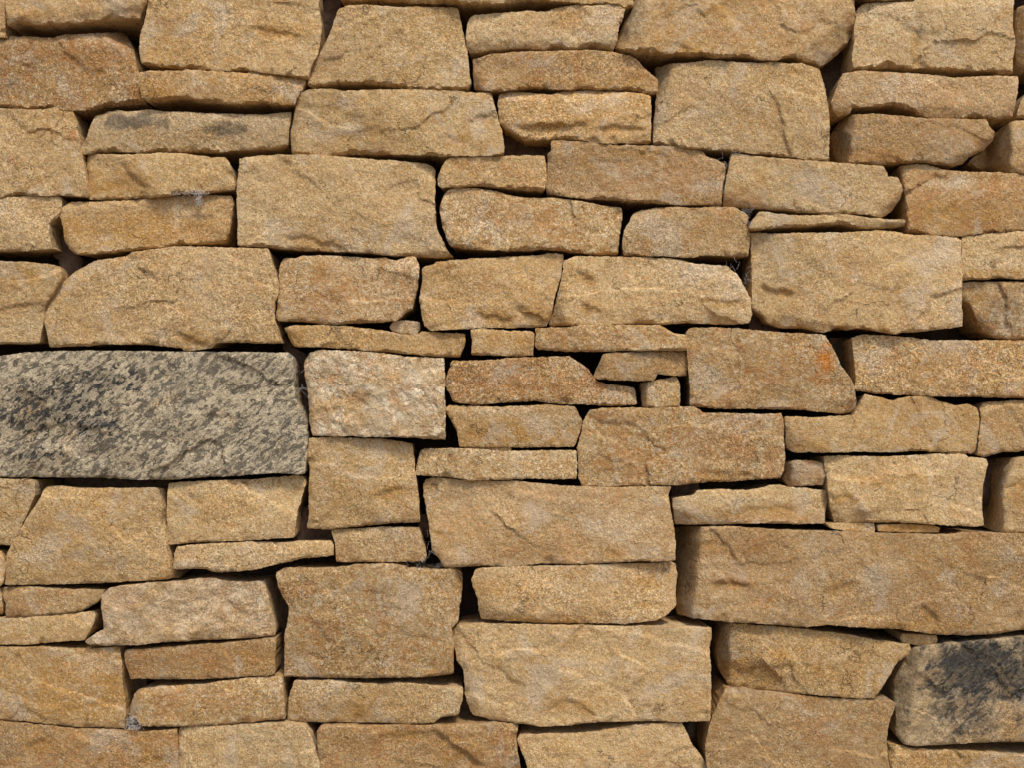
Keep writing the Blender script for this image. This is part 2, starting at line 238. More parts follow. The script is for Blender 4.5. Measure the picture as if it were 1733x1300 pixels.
# ---- stone data -------------------------------------------------------
# key | label | e(mm proud) | look | facets x1,y1,x2,y2,slope;... | ledges x1,y1,x2,y2,h;... | patches x,y,rx,ry,channel,amount;... | outline (photo mm)
# look letters: t tan, o orange brown, p pale, g grey, y yellow ochre, q quartz, d dark streaked, c coarse rust speckle, r rosy
STONES = """
building_stone|tan stone sliver cut by the left frame edge in the top left corner|0|t||||-120,-70 5,-70 8,20 9,62 -120,58
building_stone|pale tan stone in the top left corner with a shaded wavy underside|14|p|||60,22,40,8,ochre,.4|11,-70 9,0 11,25 14,43 32,39 58,43 95,40 138,37 202,34 234,33 238,22 244,6 246,-70
building_stone|coarse rust brown speckled stone at left edge with sloped upper right corner|-6|bc|-10,70,190,74,.7;188,66,234,122,1.3||170,90,70,40,rust,.7;120,130,120,50,ochre,.4|-120,70 0,66 15,67 18,61 55,62 89,64 107,59 144,57 202,54 213,58 226,82 231,110 236,125 238,160 247,175 202,178 161,184 127,186 87,182 58,184 29,181 0,180 -120,182
building_stone|large tan block at the top left above the long thin wavy based slab|6|t||420,45,520,60,3|500,45,45,25,ochre,.5;300,95,60,30,ochre,.3|253,-70 251,0 249,17 245,38 237,61 236,84 240,108 262,109 303,116 340,118 415,119 472,124 521,132 525,113 538,89 541,69 544,43 540,20 539,0 540,-70
building_stone|thin ochre slab with deep shaded underside beneath the large top left block|8|y|||270,155,30,14,ochre,1;335,140,16,16,pale,.9|236,122 260,120 289,120 317,118 346,119 381,122 415,123 438,121 473,126 518,134 510,153 502,165 498,175 472,176 450,173 401,175 355,174 323,166 294,167 274,171 251,172 241,165 237,145
building_stone|grey and tan mottled long stone with dark flecks along its upper half|-2|g|150,200,490,205,.3||230,205,70,18,dark,.8;380,215,80,14,dark,.7;450,205,40,14,pale,.5;300,200,140,16,pale,.4|138,251 147,231 153,213 162,196 185,189 202,186 213,189 251,185 274,188 312,190 361,192 404,193 444,194 493,189 490,208 486,248 467,250 404,253 366,257 317,257 271,255 245,257 199,255 162,257 141,260
building_stone|squarish pinkish tan stone at the left edge below the rust brown speckled stone|0|t|||115,190,30,12,ochre,.9;120,230,14,10,rust,.9;20,270,14,8,rust,.8|-120,180 0,183 43,185 75,185 95,181 122,182 127,200 133,225 137,251 142,280 150,333 124,330 95,329 58,331 30,330 0,336 -120,335
building_stone|tan slab split by a diagonal flake scar beneath the grey mottled long stone|3|t|215,262,262,320,.25|205,275,250,322,4|185,310,50,26,ochre,.8;190,275,16,12,ochre,.6|149,261 179,261 208,262 245,260 271,258 312,259 332,263 358,266 381,265 388,274 396,300 398,315 397,320 355,325 303,327 274,331 240,334 196,337 150,336 151,306 148,280
building_stone|pale tan block at left edge with notched right side beside a small gap|2|p|||70,350,20,14,ochre,.4|-120,336 0,337 17,333 49,332 70,333 95,330 104,335 104,355 98,366 83,378 83,395 88,420 69,421 43,424 0,424 -120,422
building_stone|golden brown slab with a grey fluff smear on its top edge, left|-3|y|110,350,392,337,.3|290,368,365,366,2|240,385,150,30,ochre,.8;330,395,60,18,rust,.25;340,367,40,7,pale,.6|115,345 124,341 162,342 185,340 225,339 251,335 289,332 355,330 392,332 395,343 392,366 387,398 384,411 346,412 294,415 239,421 185,427 130,430 122,425 110,407 108,389 101,363 107,350
building_stone|tan stone at left edge narrowing down to the big round shouldered block|-2|t|||40,470,35,12,ochre,.7;55,545,50,30,pale,.3|-120,440 0,442 43,443 81,447 102,451 104,462 101,476 84,503 75,519 73,545 66,580 40,581 0,581 -120,583
building_stone|large plain tan block with a rounded left shoulder above the dark streaked slab|4|t||300,560,355,585,5|130,560,60,30,ochre,.2|75,526 89,502 110,473 130,459 162,441 213,434 225,426 265,421 289,417 323,417 390,419 453,421 459,438 466,462 472,485 470,499 464,511 464,539 469,557 476,580 433,580 398,578 365,580 358,588 317,594 306,588 268,584 231,582 185,581 156,584 101,586 84,586 81,568 76,545
building_stone|large square shouldered tan block with flared lower right corner, upper left of centre|5|t|405,420,770,420,.1|480,395,590,420,4|520,380,40,20,ochre,.4;700,405,40,14,pale,.4|406,268 429,265 466,262 521,261 573,264 596,267 660,271 717,276 729,280 737,287 736,317 735,337 736,366 739,387 757,424 768,436 706,434 660,431 616,427 515,423 452,418 403,415 403,387 401,343 403,300
building_stone|rosy speckled block with a chipped lower right corner above a tiny grey chip|-4|rc|||540,455,12,16,ochre,.9;560,500,70,30,rust,.35;690,480,14,40,rust,.5;610,450,80,16,pale,.4|476,444 481,437 501,437 513,433 538,432 582,434 625,437 651,436 668,441 697,433 704,436 709,450 707,479 703,502 697,522 683,531 671,542 631,545 573,548 544,548 515,544 472,542 468,537 471,508 474,482 473,456
shim_stone|tiny grey rounded chip wedged under the rosy speckled block|-16|g|||665,555,8,8,ochre,.8|660,554 665,545 683,542 710,545 710,557 704,567 680,564 665,561
shim_stone|long thin ochre slab dipping to the right above the white quartz block|-2|y|||500,570,20,14,ochre,.6|482,555 495,551 538,550 579,552 616,555 648,560 677,565 703,568 714,561 787,565 787,577 782,591 778,604 746,603 688,598 602,591 544,586 498,586 489,571
building_stone|greenish tan block with wavy chipped ridges low down, tapering to bottom right|0|py||800,530,870,540,4;880,515,925,545,3;795,525,830,518,2|740,460,60,20,ochre,.3;835,485,60,8,rust,.3;838,504,5,3,pale,1|735,447 736,443 804,437 829,437 872,434 912,432 927,429 953,430 952,450 949,467 938,502 933,531 924,551 901,553 823,554 795,555 746,558 729,558 719,551 714,531 710,502 716,473 714,456 720,450
building_stone|long pale stone with rounded right shoulder and fine chipped ridges, centre right|3|p|952,438,956,548,.9;1240,455,1275,520,.4|975,455,1010,475,3;980,510,1020,525,3;1190,505,1260,512,3|960,543,20,8,ochre,.8;1180,450,50,10,pale,.6;1230,510,50,10,ochre,.4;960,480,12,50,ochre,.3|954,441 973,434 1008,434 1048,434 1083,436 1132,437 1155,441 1181,447 1230,450 1247,464 1259,485 1270,508 1273,531 1267,546 1244,548 1161,546 1120,548 1060,548 1013,549 972,550 930,551 930,541 936,531 942,505 949,480 953,455
building_stone|small ochre slab with a curved base between two gaps, upper centre|8|y|||880,290,40,12,rust,.3|755,271 761,267 804,265 890,263 921,263 923,277 925,300 921,322 887,322 852,317 817,314 787,315 746,317 741,312 743,294 749,280
building_stone|speckled tan lozenge shaped stone with a rounded left end, just above centre|2|c|750,405,1045,415,.15||850,360,80,25,rust,.3;930,390,60,20,rust,.2|751,332 758,323 769,317 798,318 827,322 840,324 869,332 895,335 938,335 973,339 999,343 1022,349 1052,352 1052,372 1048,401 1045,431 1019,431 985,428 956,424 915,421 895,424 858,423 800,421 778,418 765,417 758,407 749,381 745,352
building_stone|long tan block with a small triangular ledge near its right end, upper centre|4|t|506,165,498,260,.8|790,202,835,190,4;740,225,800,240,2|520,205,16,40,pale,.6;600,235,60,20,ochre,.4;640,255,20,6,rust,.6;820,240,30,16,ochre,.3|504,170 511,157 524,151 562,150 585,153 631,152 660,151 703,151 746,153 775,154 804,157 830,157 836,173 841,196 849,222 853,245 853,261 804,262 752,264 689,260 602,261 544,261 495,259 492,231 497,202 501,185
building_stone|tall tan block widening downwards with a slanting left side, top centre|4|t|575,15,530,140,.5;778,15,796,120,.5|||573,17 585,10 614,7 645,10 674,12 717,11 746,12 775,13 777,23 782,49 788,72 792,95 794,124 797,141 792,152 769,151 717,151 689,149 645,143 602,141 562,141 530,149 520,144 524,127 536,101 550,75 562,46 567,32
building_stone|long stone along the top frame edge above the centre, only its underside strip showing|12|y||||560,-70 575,-3 640,2 700,4 780,6 860,3 920,0 960,2 1000,6 1055,14 1070,12 1072,2 1065,-70
building_stone|pale tan slab with slanting right end at the top, right of centre|7|p||925,40,990,15,2|970,20,50,8,ochre,.4|792,37 797,29 804,25 847,22 895,18 924,20 944,13 979,7 999,10 1039,6 1058,12 1055,26 1048,46 1044,69 1037,87 1002,82 959,84 921,82 872,80 829,84 795,89 791,75 789,55
building_stone|brownish slab with a pointed right tip beneath the pale slanting ended slab|3|ot|||1070,140,40,14,ochre,.5;960,140,100,10,ochre,.4|801,100 814,97 832,91 887,87 944,86 1002,84 1037,88 1065,94 1077,100 1089,115 1112,133 1114,141 1113,156 1103,159 1077,153 1031,151 979,149 944,150 910,148 886,148 846,153 803,151 801,124
building_stone|broken edged tan stone with a horizontal step across its middle, upper centre|6|py|846,205,887,236,.8;848,170,930,168,.6|875,213,1000,207,5;1000,213,1100,214,4;905,208,960,210,3|1000,205,90,8,ochre,.6;1030,190,40,14,ochre,.4;880,212,30,8,ochre,.4|843,173 846,159 861,154 895,157 930,160 956,154 1002,153 1051,156 1089,158 1100,163 1102,188 1101,219 1100,242 1060,241 1016,241 973,235 938,235 887,236 878,228 852,216 846,205 843,188
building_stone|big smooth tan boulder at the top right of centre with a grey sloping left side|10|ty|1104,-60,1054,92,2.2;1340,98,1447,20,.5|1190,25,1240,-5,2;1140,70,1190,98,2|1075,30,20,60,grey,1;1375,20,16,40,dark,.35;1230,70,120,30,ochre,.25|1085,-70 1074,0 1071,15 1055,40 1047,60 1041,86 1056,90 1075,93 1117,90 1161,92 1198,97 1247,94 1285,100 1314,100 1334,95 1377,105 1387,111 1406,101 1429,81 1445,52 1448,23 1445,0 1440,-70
building_stone|square tan block at the top right with a dark vertical crease|0|tp|1450,20,1720,8,.3|1545,112,1555,50,3|1555,40,10,50,dark,.6;1500,20,50,20,rosy,.5;1700,20,30,10,ochre,.6|1451,14 1465,5 1500,4 1545,3 1560,-12 1580,-60 1712,-60 1715,9 1713,38 1718,69 1714,98 1713,124 1695,124 1660,118 1608,117 1559,114 1522,114 1478,115 1446,115 1442,98 1446,75 1446,52 1449,29
building_stone|stone at the top right frame edge beside the creased square block, mostly cut off|-10|y|1738,0,1736,110,.8|||1722,12 1733,8 1830,0 1830,120 1733,113 1720,108 1719,60 1718,35
building_stone|long tan slab with a knobbly left end beneath the creased square block|3|tr|1430,120,1412,170,.6;1440,178,1550,178,.3||1435,150,25,22,pale,.4;1600,150,50,16,rust,.25;1520,188,60,6,ochre,.6;1425,190,12,7,ochre,.9|1413,156 1421,136 1426,124 1458,119 1478,121 1545,124 1579,127 1617,131 1648,130 1689,128 1723,129 1723,138 1721,159 1716,185 1712,200 1666,199 1617,200 1573,199 1545,188 1510,177 1481,179 1442,180 1437,192 1420,197 1410,188 1407,172
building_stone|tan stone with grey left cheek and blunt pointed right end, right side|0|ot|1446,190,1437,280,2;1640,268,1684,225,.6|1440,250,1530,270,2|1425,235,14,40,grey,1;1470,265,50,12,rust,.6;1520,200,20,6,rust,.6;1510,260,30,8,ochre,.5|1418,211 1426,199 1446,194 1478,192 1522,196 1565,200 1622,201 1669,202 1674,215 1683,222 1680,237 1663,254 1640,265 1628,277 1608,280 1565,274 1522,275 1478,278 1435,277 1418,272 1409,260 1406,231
building_stone|rounded stone at the right edge, its shaded left flank sloping away|-8|y|1712,200,1712,292,1.6||1735,280,30,10,rust,.4|1830,200 1733,203 1708,206 1690,225 1672,250 1645,268 1637,280 1655,287 1733,292 1830,292
building_stone|small stone corner peeping in at right edge above the rounded stone|-12|t||||1830,140 1737,156 1727,172 1721,198 1745,200 1830,199
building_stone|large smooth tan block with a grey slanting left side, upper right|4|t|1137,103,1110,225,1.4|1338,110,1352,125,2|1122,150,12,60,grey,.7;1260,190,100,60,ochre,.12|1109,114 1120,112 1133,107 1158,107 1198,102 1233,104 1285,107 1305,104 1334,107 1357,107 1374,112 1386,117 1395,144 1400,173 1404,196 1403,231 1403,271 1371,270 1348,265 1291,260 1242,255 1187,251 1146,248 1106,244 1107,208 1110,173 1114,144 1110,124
building_stone|rust and rose mottled block with a clipped top right corner, right of centre|4|or|940,240,940,325,.3|1045,250,1130,262,2|1140,310,70,22,rust,.4;990,270,40,14,ochre,.4;1160,335,50,10,ochre,.6;1090,300,50,16,rosy,.5|927,260 933,254 933,238 953,237 1002,241 1045,245 1089,246 1138,247 1172,251 1189,255 1195,264 1226,276 1227,289 1223,312 1220,348 1180,346 1146,346 1112,343 1060,339 1002,336 962,332 927,327 924,320 927,300
building_stone|pale smooth stone with a rounded right end above the thin sliver|4|p|1488,363,1526,318,.9;1228,335,1290,345,.4|1280,285,1296,305,2|1260,338,40,12,rust,.8;1252,320,16,14,ochre,.5;1515,340,10,20,rust,.5|1239,260 1250,260 1291,265 1348,270 1406,274 1464,279 1496,281 1504,299 1519,300 1526,312 1527,320 1522,337 1507,358 1493,367 1472,362 1435,360 1395,361 1354,358 1305,353 1285,352 1245,349 1224,349 1226,329 1230,300 1235,280
shim_stone|long thin sliver of stone lying on the big square block, right|6|t||||1268,385 1276,369 1285,359 1295,358 1320,362 1354,365 1389,364 1418,362 1441,364 1472,369 1507,371 1532,372 1532,381 1513,384 1478,387 1452,384 1429,378 1406,378 1354,382 1314,384 1270,388
building_stone|golden brown stone at right edge with a pale patch near its top|0|yo|1528,285,1536,390,.4||1610,310,36,14,pale,.8;1600,360,90,25,ochre,.8;1700,330,50,30,rust,.2|1522,281 1536,278 1565,278 1602,288 1651,291 1695,292 1733,294 1830,296 1830,385 1733,388 1695,391 1660,394 1625,399 1579,397 1536,394 1536,369 1534,337 1529,314
building_stone|squat tan block with crumpled right edge between two dark gaps, right of centre|3|ot|1070,385,1120,352,.5||1100,375,14,16,pale,.6;1210,385,60,20,ochre,.3;1230,360,20,10,rust,.4|1057,389 1065,375 1071,362 1086,355 1117,352 1140,350 1175,352 1204,350 1244,351 1262,361 1267,368 1262,382 1269,392 1268,415 1265,433 1227,431 1189,431 1175,435 1117,432 1057,433 1054,421 1055,398
building_stone|biggest plain tan block on the right with a short ledge scar at lower left|6|tp|1352,392,1278,500,.28;1600,400,1627,560,.12|1288,483,1345,494,5;1400,548,1440,556,4;1455,552,1510,560,3|1310,420,30,30,grey,.5;1420,410,60,10,rosy,.3;1310,490,30,5,ochre,.6|1270,394 1288,395 1320,396 1354,394 1395,394 1435,393 1478,390 1507,391 1539,397 1579,399 1620,402 1627,405 1626,430 1628,459 1627,502 1628,551 1611,554 1579,558 1550,561 1530,561 1516,565 1487,560 1458,554 1435,558 1418,552 1395,563 1360,555 1317,554 1299,545 1288,531 1273,521 1273,502 1273,473 1272,436
building_stone|small pale and brown stone at right edge just above the dark speckled tapered stone|2|p|||1690,440,50,12,pale,.4;1670,462,60,8,ochre,.6|1628,400 1650,398 1683,394 1733,391 1830,388 1830,475 1733,472 1700,469 1666,472 1628,473 1628,438
building_stone|dark speckled stone tapering down to the left at right edge|-4|gc|||1710,520,50,40,dark,.55;1655,500,20,20,ochre,.6;1720,565,50,10,pale,.3|1628,478 1680,477 1733,477 1830,476 1830,575 1733,574 1706,574 1683,571 1666,560 1657,545 1643,513 1628,505
building_stone|small oblong ochre stone below the greenish ridged block, centre|0|y|||860,575,40,14,ochre,.6|797,558 815,555 835,558 870,560 901,561 904,565 902,601 881,602 840,601 798,600 799,577
building_stone|long rusty tan slab with sloping right top, centre, above the two small brown stones|4|ct|||1030,570,90,10,rust,.3;1110,585,50,8,pale,.3|906,556 930,554 962,554 985,550 1031,551 1060,550 1117,550 1140,564 1161,567 1163,577 1161,593 1112,593 1060,593 1002,594 959,594 910,591 906,583 908,568
building_stone|small brown stone with stepped base directly under the long rusty tan slab|1|oy|1022,595,1012,640,1.2||1100,620,50,14,ochre,.3|1022,599 1040,597 1089,596 1161,596 1163,617 1162,636 1130,634 1112,632 1106,644 1085,645 1060,643 1013,642 1005,637 1013,617
building_stone|rust brown stone trailing into a low tongue on its right, centre|0|bc|1062,650,1066,690,.4||850,640,80,30,rust,.6;960,650,50,20,rust,.4;860,625,20,10,pale,.5|753,646 757,634 761,623 766,610 804,611 829,609 872,606 915,604 964,603 979,614 996,625 1005,638 1011,646 1031,652 1065,655 1074,658 1078,683 1074,686 1031,687 985,684 950,684 901,678 852,682 800,685 778,682 766,679 762,666 754,655
building_stone|yellow ochre stone with pale crust along its top and sides, centre|-2|y|||830,735,50,22,ochrelight,1;880,735,40,16,ochrelight,1;950,742,30,10,ochrelight,.7;830,697,70,7,pale,.7;925,710,40,12,pale,.5|753,692 761,687 804,689 843,689 881,688 924,686 973,689 979,701 985,714 982,730 973,753 970,756 887,757 833,757 778,756 775,733 761,707
shim_stone|paper thin sliver wedged under the yellow ochre stone|-6|g||||784,758 820,757.5 865,759 864,763 820,763 790,761
building_stone|pale speckled bar shaped slab under the yellow ochre stone, centre|3|pc|718,762,708,800,.6||840,770,60,8,pale,.4;920,790,40,12,rust,.3|704,796 707,779 713,764 719,760 761,760 804,760 833,763 852,764 901,764 959,763 975,764 976,788 975,811 938,811 892,810 858,812 800,813 772,809 726,805 703,804
building_stone|large rusty tan block right of centre with clipped upper left corner|5|oc||1010,770,1055,785,3;1180,795,1250,805,2|1060,780,70,20,rust,.3;1200,760,80,30,rust,.25;1280,720,40,14,rosy,.3|988,713 999,694 1019,692 1060,691 1106,692 1140,690 1175,689 1190,700 1233,700 1300,702 1322,700 1326,715 1326,738 1328,773 1327,793 1321,809 1291,811 1233,815 1204,815 1146,822 1103,821 1060,822 985,824 980,808 979,779 977,759 985,730
shim_stone|tiny cube shaped stone standing in a gap right of the centre|-6|y|1095,640,1096,690,1.8||1125,665,20,15,pale,.3|1084,648 1106,645 1145,637 1150,649 1151,666 1150,689 1117,690 1087,689 1086,666
building_stone|coarse tan block with a bright orange rust stain at its upper right corner|4|oc|||1400,605,14,24,orange,.9;1385,640,18,14,orange,.35;1350,615,60,30,rust,.2|1162,563 1169,555 1210,554 1250,556 1300,561 1343,564 1371,565 1397,568 1406,584 1415,600 1423,620 1441,643 1446,661 1449,681 1446,698 1418,700 1360,694 1291,692 1233,692 1169,688 1168,658 1165,623 1163,588
building_stone|long brownish tan block at the right edge with straight level top|2|ct|||1560,620,120,30,rust,.25;1640,655,80,12,ochre,.3|1441,571 1458,567 1493,568 1536,571 1579,576 1666,576 1733,576 1830,576 1830,675 1733,674 1666,672 1594,671 1545,669 1493,667 1446,661 1448,635 1445,600
building_stone|L shaped tan stone with a low left arm, right side|3|ty|1340,735,1400,766,.35||1380,755,50,10,ochre,.6;1560,700,90,20,ochre,.15|1328,706 1377,707 1412,706 1446,703 1455,684 1464,668 1481,671 1510,679 1527,674 1545,672 1573,672 1594,681 1617,687 1640,685 1654,692 1657,715 1654,738 1650,766 1643,768 1608,766 1550,763 1507,766 1464,764 1406,766 1343,766 1331,759 1331,730
building_stone|small tan block at right edge beside the L shaped stone|1|y|||1700,765,50,6,ochre,.6|1659,690 1665,682 1733,678 1830,676 1830,765 1733,763 1695,766 1666,773 1655,770 1658,738 1661,710
shim_stone|little rosy brown stub wedged left of the creased pale block, right side|-14|or|1342,783,1340,825,1||1370,800,22,14,rust,.3|1331,785 1348,779 1383,781 1395,788 1399,799 1393,821 1371,822 1348,823 1334,822 1327,812 1330,798
building_stone|pale tan slab with an orange brown lower band beneath the large rusty block|0|pt|1145,842,1395,845,.2|1205,870,1370,855,2|1170,870,20,20,rust,.6;1290,878,90,8,rust,.6;1345,860,22,10,rust,.4;1250,850,60,12,pale,.4|1139,844 1175,839 1180,831 1218,829 1262,831 1285,828 1305,822 1320,822 1343,826 1397,831 1399,845 1394,886 1348,887 1291,886 1255,887 1204,888 1142,887 1140,865
building_stone|pale brown streaked block with a white chalk like drip mark, right side|4|pt|1402,840,1480,870,.3|1410,838,1455,848,3|1480,815,60,10,ochre,.5;1560,810,60,10,ochre,.3;1620,870,20,10,rust,.4;1575,808,4,12,white,1;1545,773,9,4,white,1|1395,773 1435,772 1493,774 1545,772 1591,769 1634,770 1638,775 1669,777 1671,787 1666,808 1663,825 1661,860 1664,890 1651,891 1579,888 1522,884 1478,884 1412,884 1406,860 1403,825 1397,796
building_stone|stone at right edge with a dark sloping flank left of its round brown scar|0|t|1722,770,1697,835,1.6;1697,830,1698,905,1.8|1700,830,1730,810,4|1725,845,20,20,ochre,.8|1712,777 1733,774 1830,772 1830,902 1733,902 1695,901 1674,897 1670,874 1673,845 1682,828 1696,800
shim_stone|thin brown wedge under the chalk marked block, the left one of two|-4|ty||||1399,887 1430,886 1478,886 1480,890 1480,901 1441,901 1406,894
shim_stone|thin yellow wedge under the chalk marked block, the right one of two|-6|y|||1540,894,60,6,ochre,.9|1486,890 1530,888 1579,891 1591,894 1588,901 1533,901 1487,899
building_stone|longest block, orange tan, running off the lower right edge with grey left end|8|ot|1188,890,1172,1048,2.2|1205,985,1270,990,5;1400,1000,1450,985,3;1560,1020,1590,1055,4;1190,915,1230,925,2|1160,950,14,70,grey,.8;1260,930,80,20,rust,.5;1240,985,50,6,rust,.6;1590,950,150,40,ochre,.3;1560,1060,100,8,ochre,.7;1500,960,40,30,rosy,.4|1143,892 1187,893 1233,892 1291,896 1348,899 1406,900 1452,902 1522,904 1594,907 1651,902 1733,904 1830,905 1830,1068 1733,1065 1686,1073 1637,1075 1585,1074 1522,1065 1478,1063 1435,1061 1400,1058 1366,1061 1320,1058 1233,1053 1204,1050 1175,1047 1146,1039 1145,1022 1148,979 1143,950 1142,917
building_stone|large rose and tan block left of the longest block, right of centre|3|tr||730,895,770,905,2;1020,920,1060,945,2|800,900,60,30,ochre,.3;1040,890,60,30,rosy,.5;900,930,120,20,ochre,.2;960,870,50,20,grey,.3|716,822 722,812 738,810 775,813 818,815 872,815 930,821 973,824 1002,825 1060,825 1106,824 1135,825 1130,839 1135,865 1139,888 1143,917 1142,948 1112,951 1089,950 1030,952 973,955 915,954 858,959 833,957 775,960 752,961 746,950 732,932 727,889 722,860 717,837
building_stone|nearly square tan block under the white quartz block, left of centre|3|t||635,840,680,824,4|680,790,8,6,dark,.6;665,830,16,6,ochre,1;630,888,40,5,rust,.5|523,750 524,743 562,740 602,743 645,744 697,751 700,773 704,816 709,854 710,883 660,886 602,891 559,896 520,894 524,874 523,831 526,796 521,779
building_stone|white and cream crystalline quartz block beside the dark streaked slab|6|q|528,600,528,735,.6||620,630,40,16,ochre,.6;600,700,60,20,ochre,.4;740,680,14,20,ochre,.4;570,620,40,20,pale,.6;650,680,40,20,pale,.5|515,613 524,597 544,592 602,594 645,597 689,604 751,606 753,646 752,658 753,692 753,715 753,744 703,741 645,740 588,738 530,738 524,715 524,690 521,660 517,635
building_stone|very large dark grey streaked slab with black diagonal flecks at the left edge|8|d|490,600,515,800,.2|30,740,110,715,4;120,720,190,735,4;340,700,420,710,3|80,690,110,60,dark,.6;180,650,90,30,dark,.6;60,770,50,16,dark,.6;160,720,60,20,dark,.7;430,690,60,40,dark,.2;20,610,30,20,ochre,.7;300,604,160,6,ochre,.6;460,630,40,20,pale,.4|-120,600 0,603 38,597 115,594 231,594 317,596 375,596 490,597 495,603 497,617 497,652 501,678 514,701 518,715 520,738 518,773 515,802 500,803 462,800 404,805 346,808 289,812 231,812 173,808 101,808 0,807 -120,808
building_stone|small tan stone at left edge slanting inward below the dark streaked slab|0|t|||25,870,30,10,ochre,.5|-120,809 0,811 55,812 58,819 58,839 46,868 32,900 17,923 0,923 -120,925
building_stone|tan trapezoid block with shadowed right flank below the dark streaked slab|0|t|262,824,292,985,1.6;40,870,85,830,.3||150,900,100,60,ochre,.25|75,831 82,823 98,824 144,827 202,827 260,826 278,829 281,860 284,906 287,923 293,950 306,978 260,982 173,987 87,989 9,990 12,964 11,940 23,917 43,883 58,860
building_stone|plain tan block with square corners just under the dark slab's right end|3|tp|||370,860,80,30,ochre,.3;390,890,20,5,rust,.5|284,839 286,819 303,817 375,814 418,813 500,806 514,807 517,819 510,845 504,863 501,880 498,910 458,912 400,916 346,917 284,922 284,889 283,865
building_stone|thin pale slab narrowing to the right under the plain square cornered tan block|2|pt|||320,940,30,14,rust,.25;420,935,60,10,pale,.4|296,938 299,926 346,922 418,918 458,919 515,917 559,916 564,923 564,940 515,945 487,951 458,957 435,964 400,967 366,969 346,963 294,963
building_stone|small tan stone with concave left end under the nearly square block|-2|t||||562,903 562,897 602,896 651,893 709,894 714,914 719,929 722,943 717,950 660,951 570,951 569,932 567,917
building_stone|stone sliver at left frame edge beside the trapezoid block|-4|y||||-120,932 2,934 8,948 10,960 5,985 1,992 -120,990
building_stone|stone end at left frame edge beside the small curved topped slab, barely showing|-6|y||||-120,996 0,997 3,1012 5,1040 -120,1040
building_stone|small brown slab with sloping right underside at lower left|2|ot|||80,1003,40,6,rust,.5|3,995 43,994 101,998 175,1000 173,1008 166,1019 138,1035 87,1041 49,1044 10,1045 10,1022 4,1008
building_stone|small greyish tan slab at left edge above the scarred ochre block|1|p|150,1040,150,1085,.5||30,1075,20,10,ochre,.4|-120,1048 0,1048 58,1045 115,1041 157,1035 161,1042 160,1052 150,1071 141,1084 101,1086 43,1091 0,1091 -120,1092
building_stone|crystalline cream and rust block with a beak at its lower left|5|qo||380,1010,420,1040,4;300,1020,360,1008,3|210,1020,30,40,rust,.6;230,1005,40,20,ochre,.6;380,1005,16,8,rust,.8;430,1010,20,20,rosy,.5|173,1008 185,996 202,993 260,987 303,985 332,981 361,980 384,986 424,986 444,985 450,999 459,1028 467,1065 466,1076 404,1081 332,1084 274,1087 231,1092 173,1093 147,1090 144,1086 162,1073 176,1067 176,1051 172,1031
building_stone|squarish coarse rust coloured block with a wasp waisted left side|5|bc|760,960,762,1062,1|||468,979 469,970 484,962 559,963 602,957 651,955 683,959 689,962 732,966 772,964 782,970 782,996 778,1022 775,1051 764,1064 768,1088 766,1123 768,1140 732,1145 645,1148 573,1147 482,1145 482,1109 482,1074 489,1045 489,1025 478,1008 471,993
building_stone|golden brown slab beneath the beaked crystalline block, lower left|2|by|||440,1110,40,20,ochre,.5;330,1110,100,16,rust,.4;310,1100,20,6,pale,.5|212,1106 215,1101 240,1100 274,1097 306,1094 361,1091 418,1086 450,1083 466,1082 465,1106 464,1142 404,1146 332,1150 245,1149 221,1149 218,1138 212,1120
building_stone|rusty tan slab lower of the two stacked beneath the beaked block|1|ct|240,1165,232,1225,.8||280,1185,40,20,rust,.5;370,1180,60,20,rust,.35;300,1215,60,10,ochre,.4|222,1195 228,1175 234,1168 274,1163 346,1159 404,1150 456,1146 476,1146 479,1158 480,1189 482,1217 433,1221 375,1227 294,1230 237,1229 232,1218 219,1214
building_stone|ochre block with pale scratches and a pale right corner, lower left edge|2|y|||175,1125,36,22,pale,.7;110,1105,14,8,pale,.8;55,1165,12,40,pale,.5;120,1170,90,50,ochre,.6;130,1162,16,6,pale,.5|-120,1096 0,1097 58,1097 115,1099 159,1100 179,1097 203,1097 205,1123 206,1152 212,1195 211,1233 173,1231 130,1230 101,1227 29,1220 0,1218 -120,1216
building_stone|brown stone along the bottom frame edge in the lower left corner|3|yo||40,1265,90,1245,3;230,1290,290,1280,3|10,1260,16,30,grey,.6;150,1270,90,20,rust,.25;250,1280,40,14,ochre,.5|-120,1221 0,1222 29,1225 101,1232 173,1236 211,1239 245,1240 299,1235 300,1253 301,1282 303,1300 303,1390 -120,1390
building_stone|greyish tan stone at the bottom edge with a slanting right side|1|p|||350,1260,40,20,ochre,.3|303,1234 317,1231 404,1229 462,1225 472,1225 515,1229 527,1247 529,1257 536,1276 540,1295 548,1390 306,1390
building_stone|brown stone on the bottom edge with a curving diagonal ridge at right|3|ot|640,1232,740,1230,.4|738,1235,820,1300,7;640,1245,740,1238,3|770,1275,40,20,rust,.35;600,1260,40,30,ochre,.3|537,1238 544,1229 602,1229 645,1229 740,1229 761,1228 804,1227 833,1226 876,1226 873,1250 876,1273 880,1300 886,1390 545,1390 540,1295 538,1265
building_stone|pale stone on the bottom edge with hollow sloping top, right of centre|-6|p|||945,1265,30,18,ochre,.4|875,1253 878,1246 915,1243 973,1242 1016,1238 1060,1230 1103,1226 1155,1225 1161,1238 1172,1262 1187,1282 1198,1300 1225,1390 905,1390 893,1300 885,1275
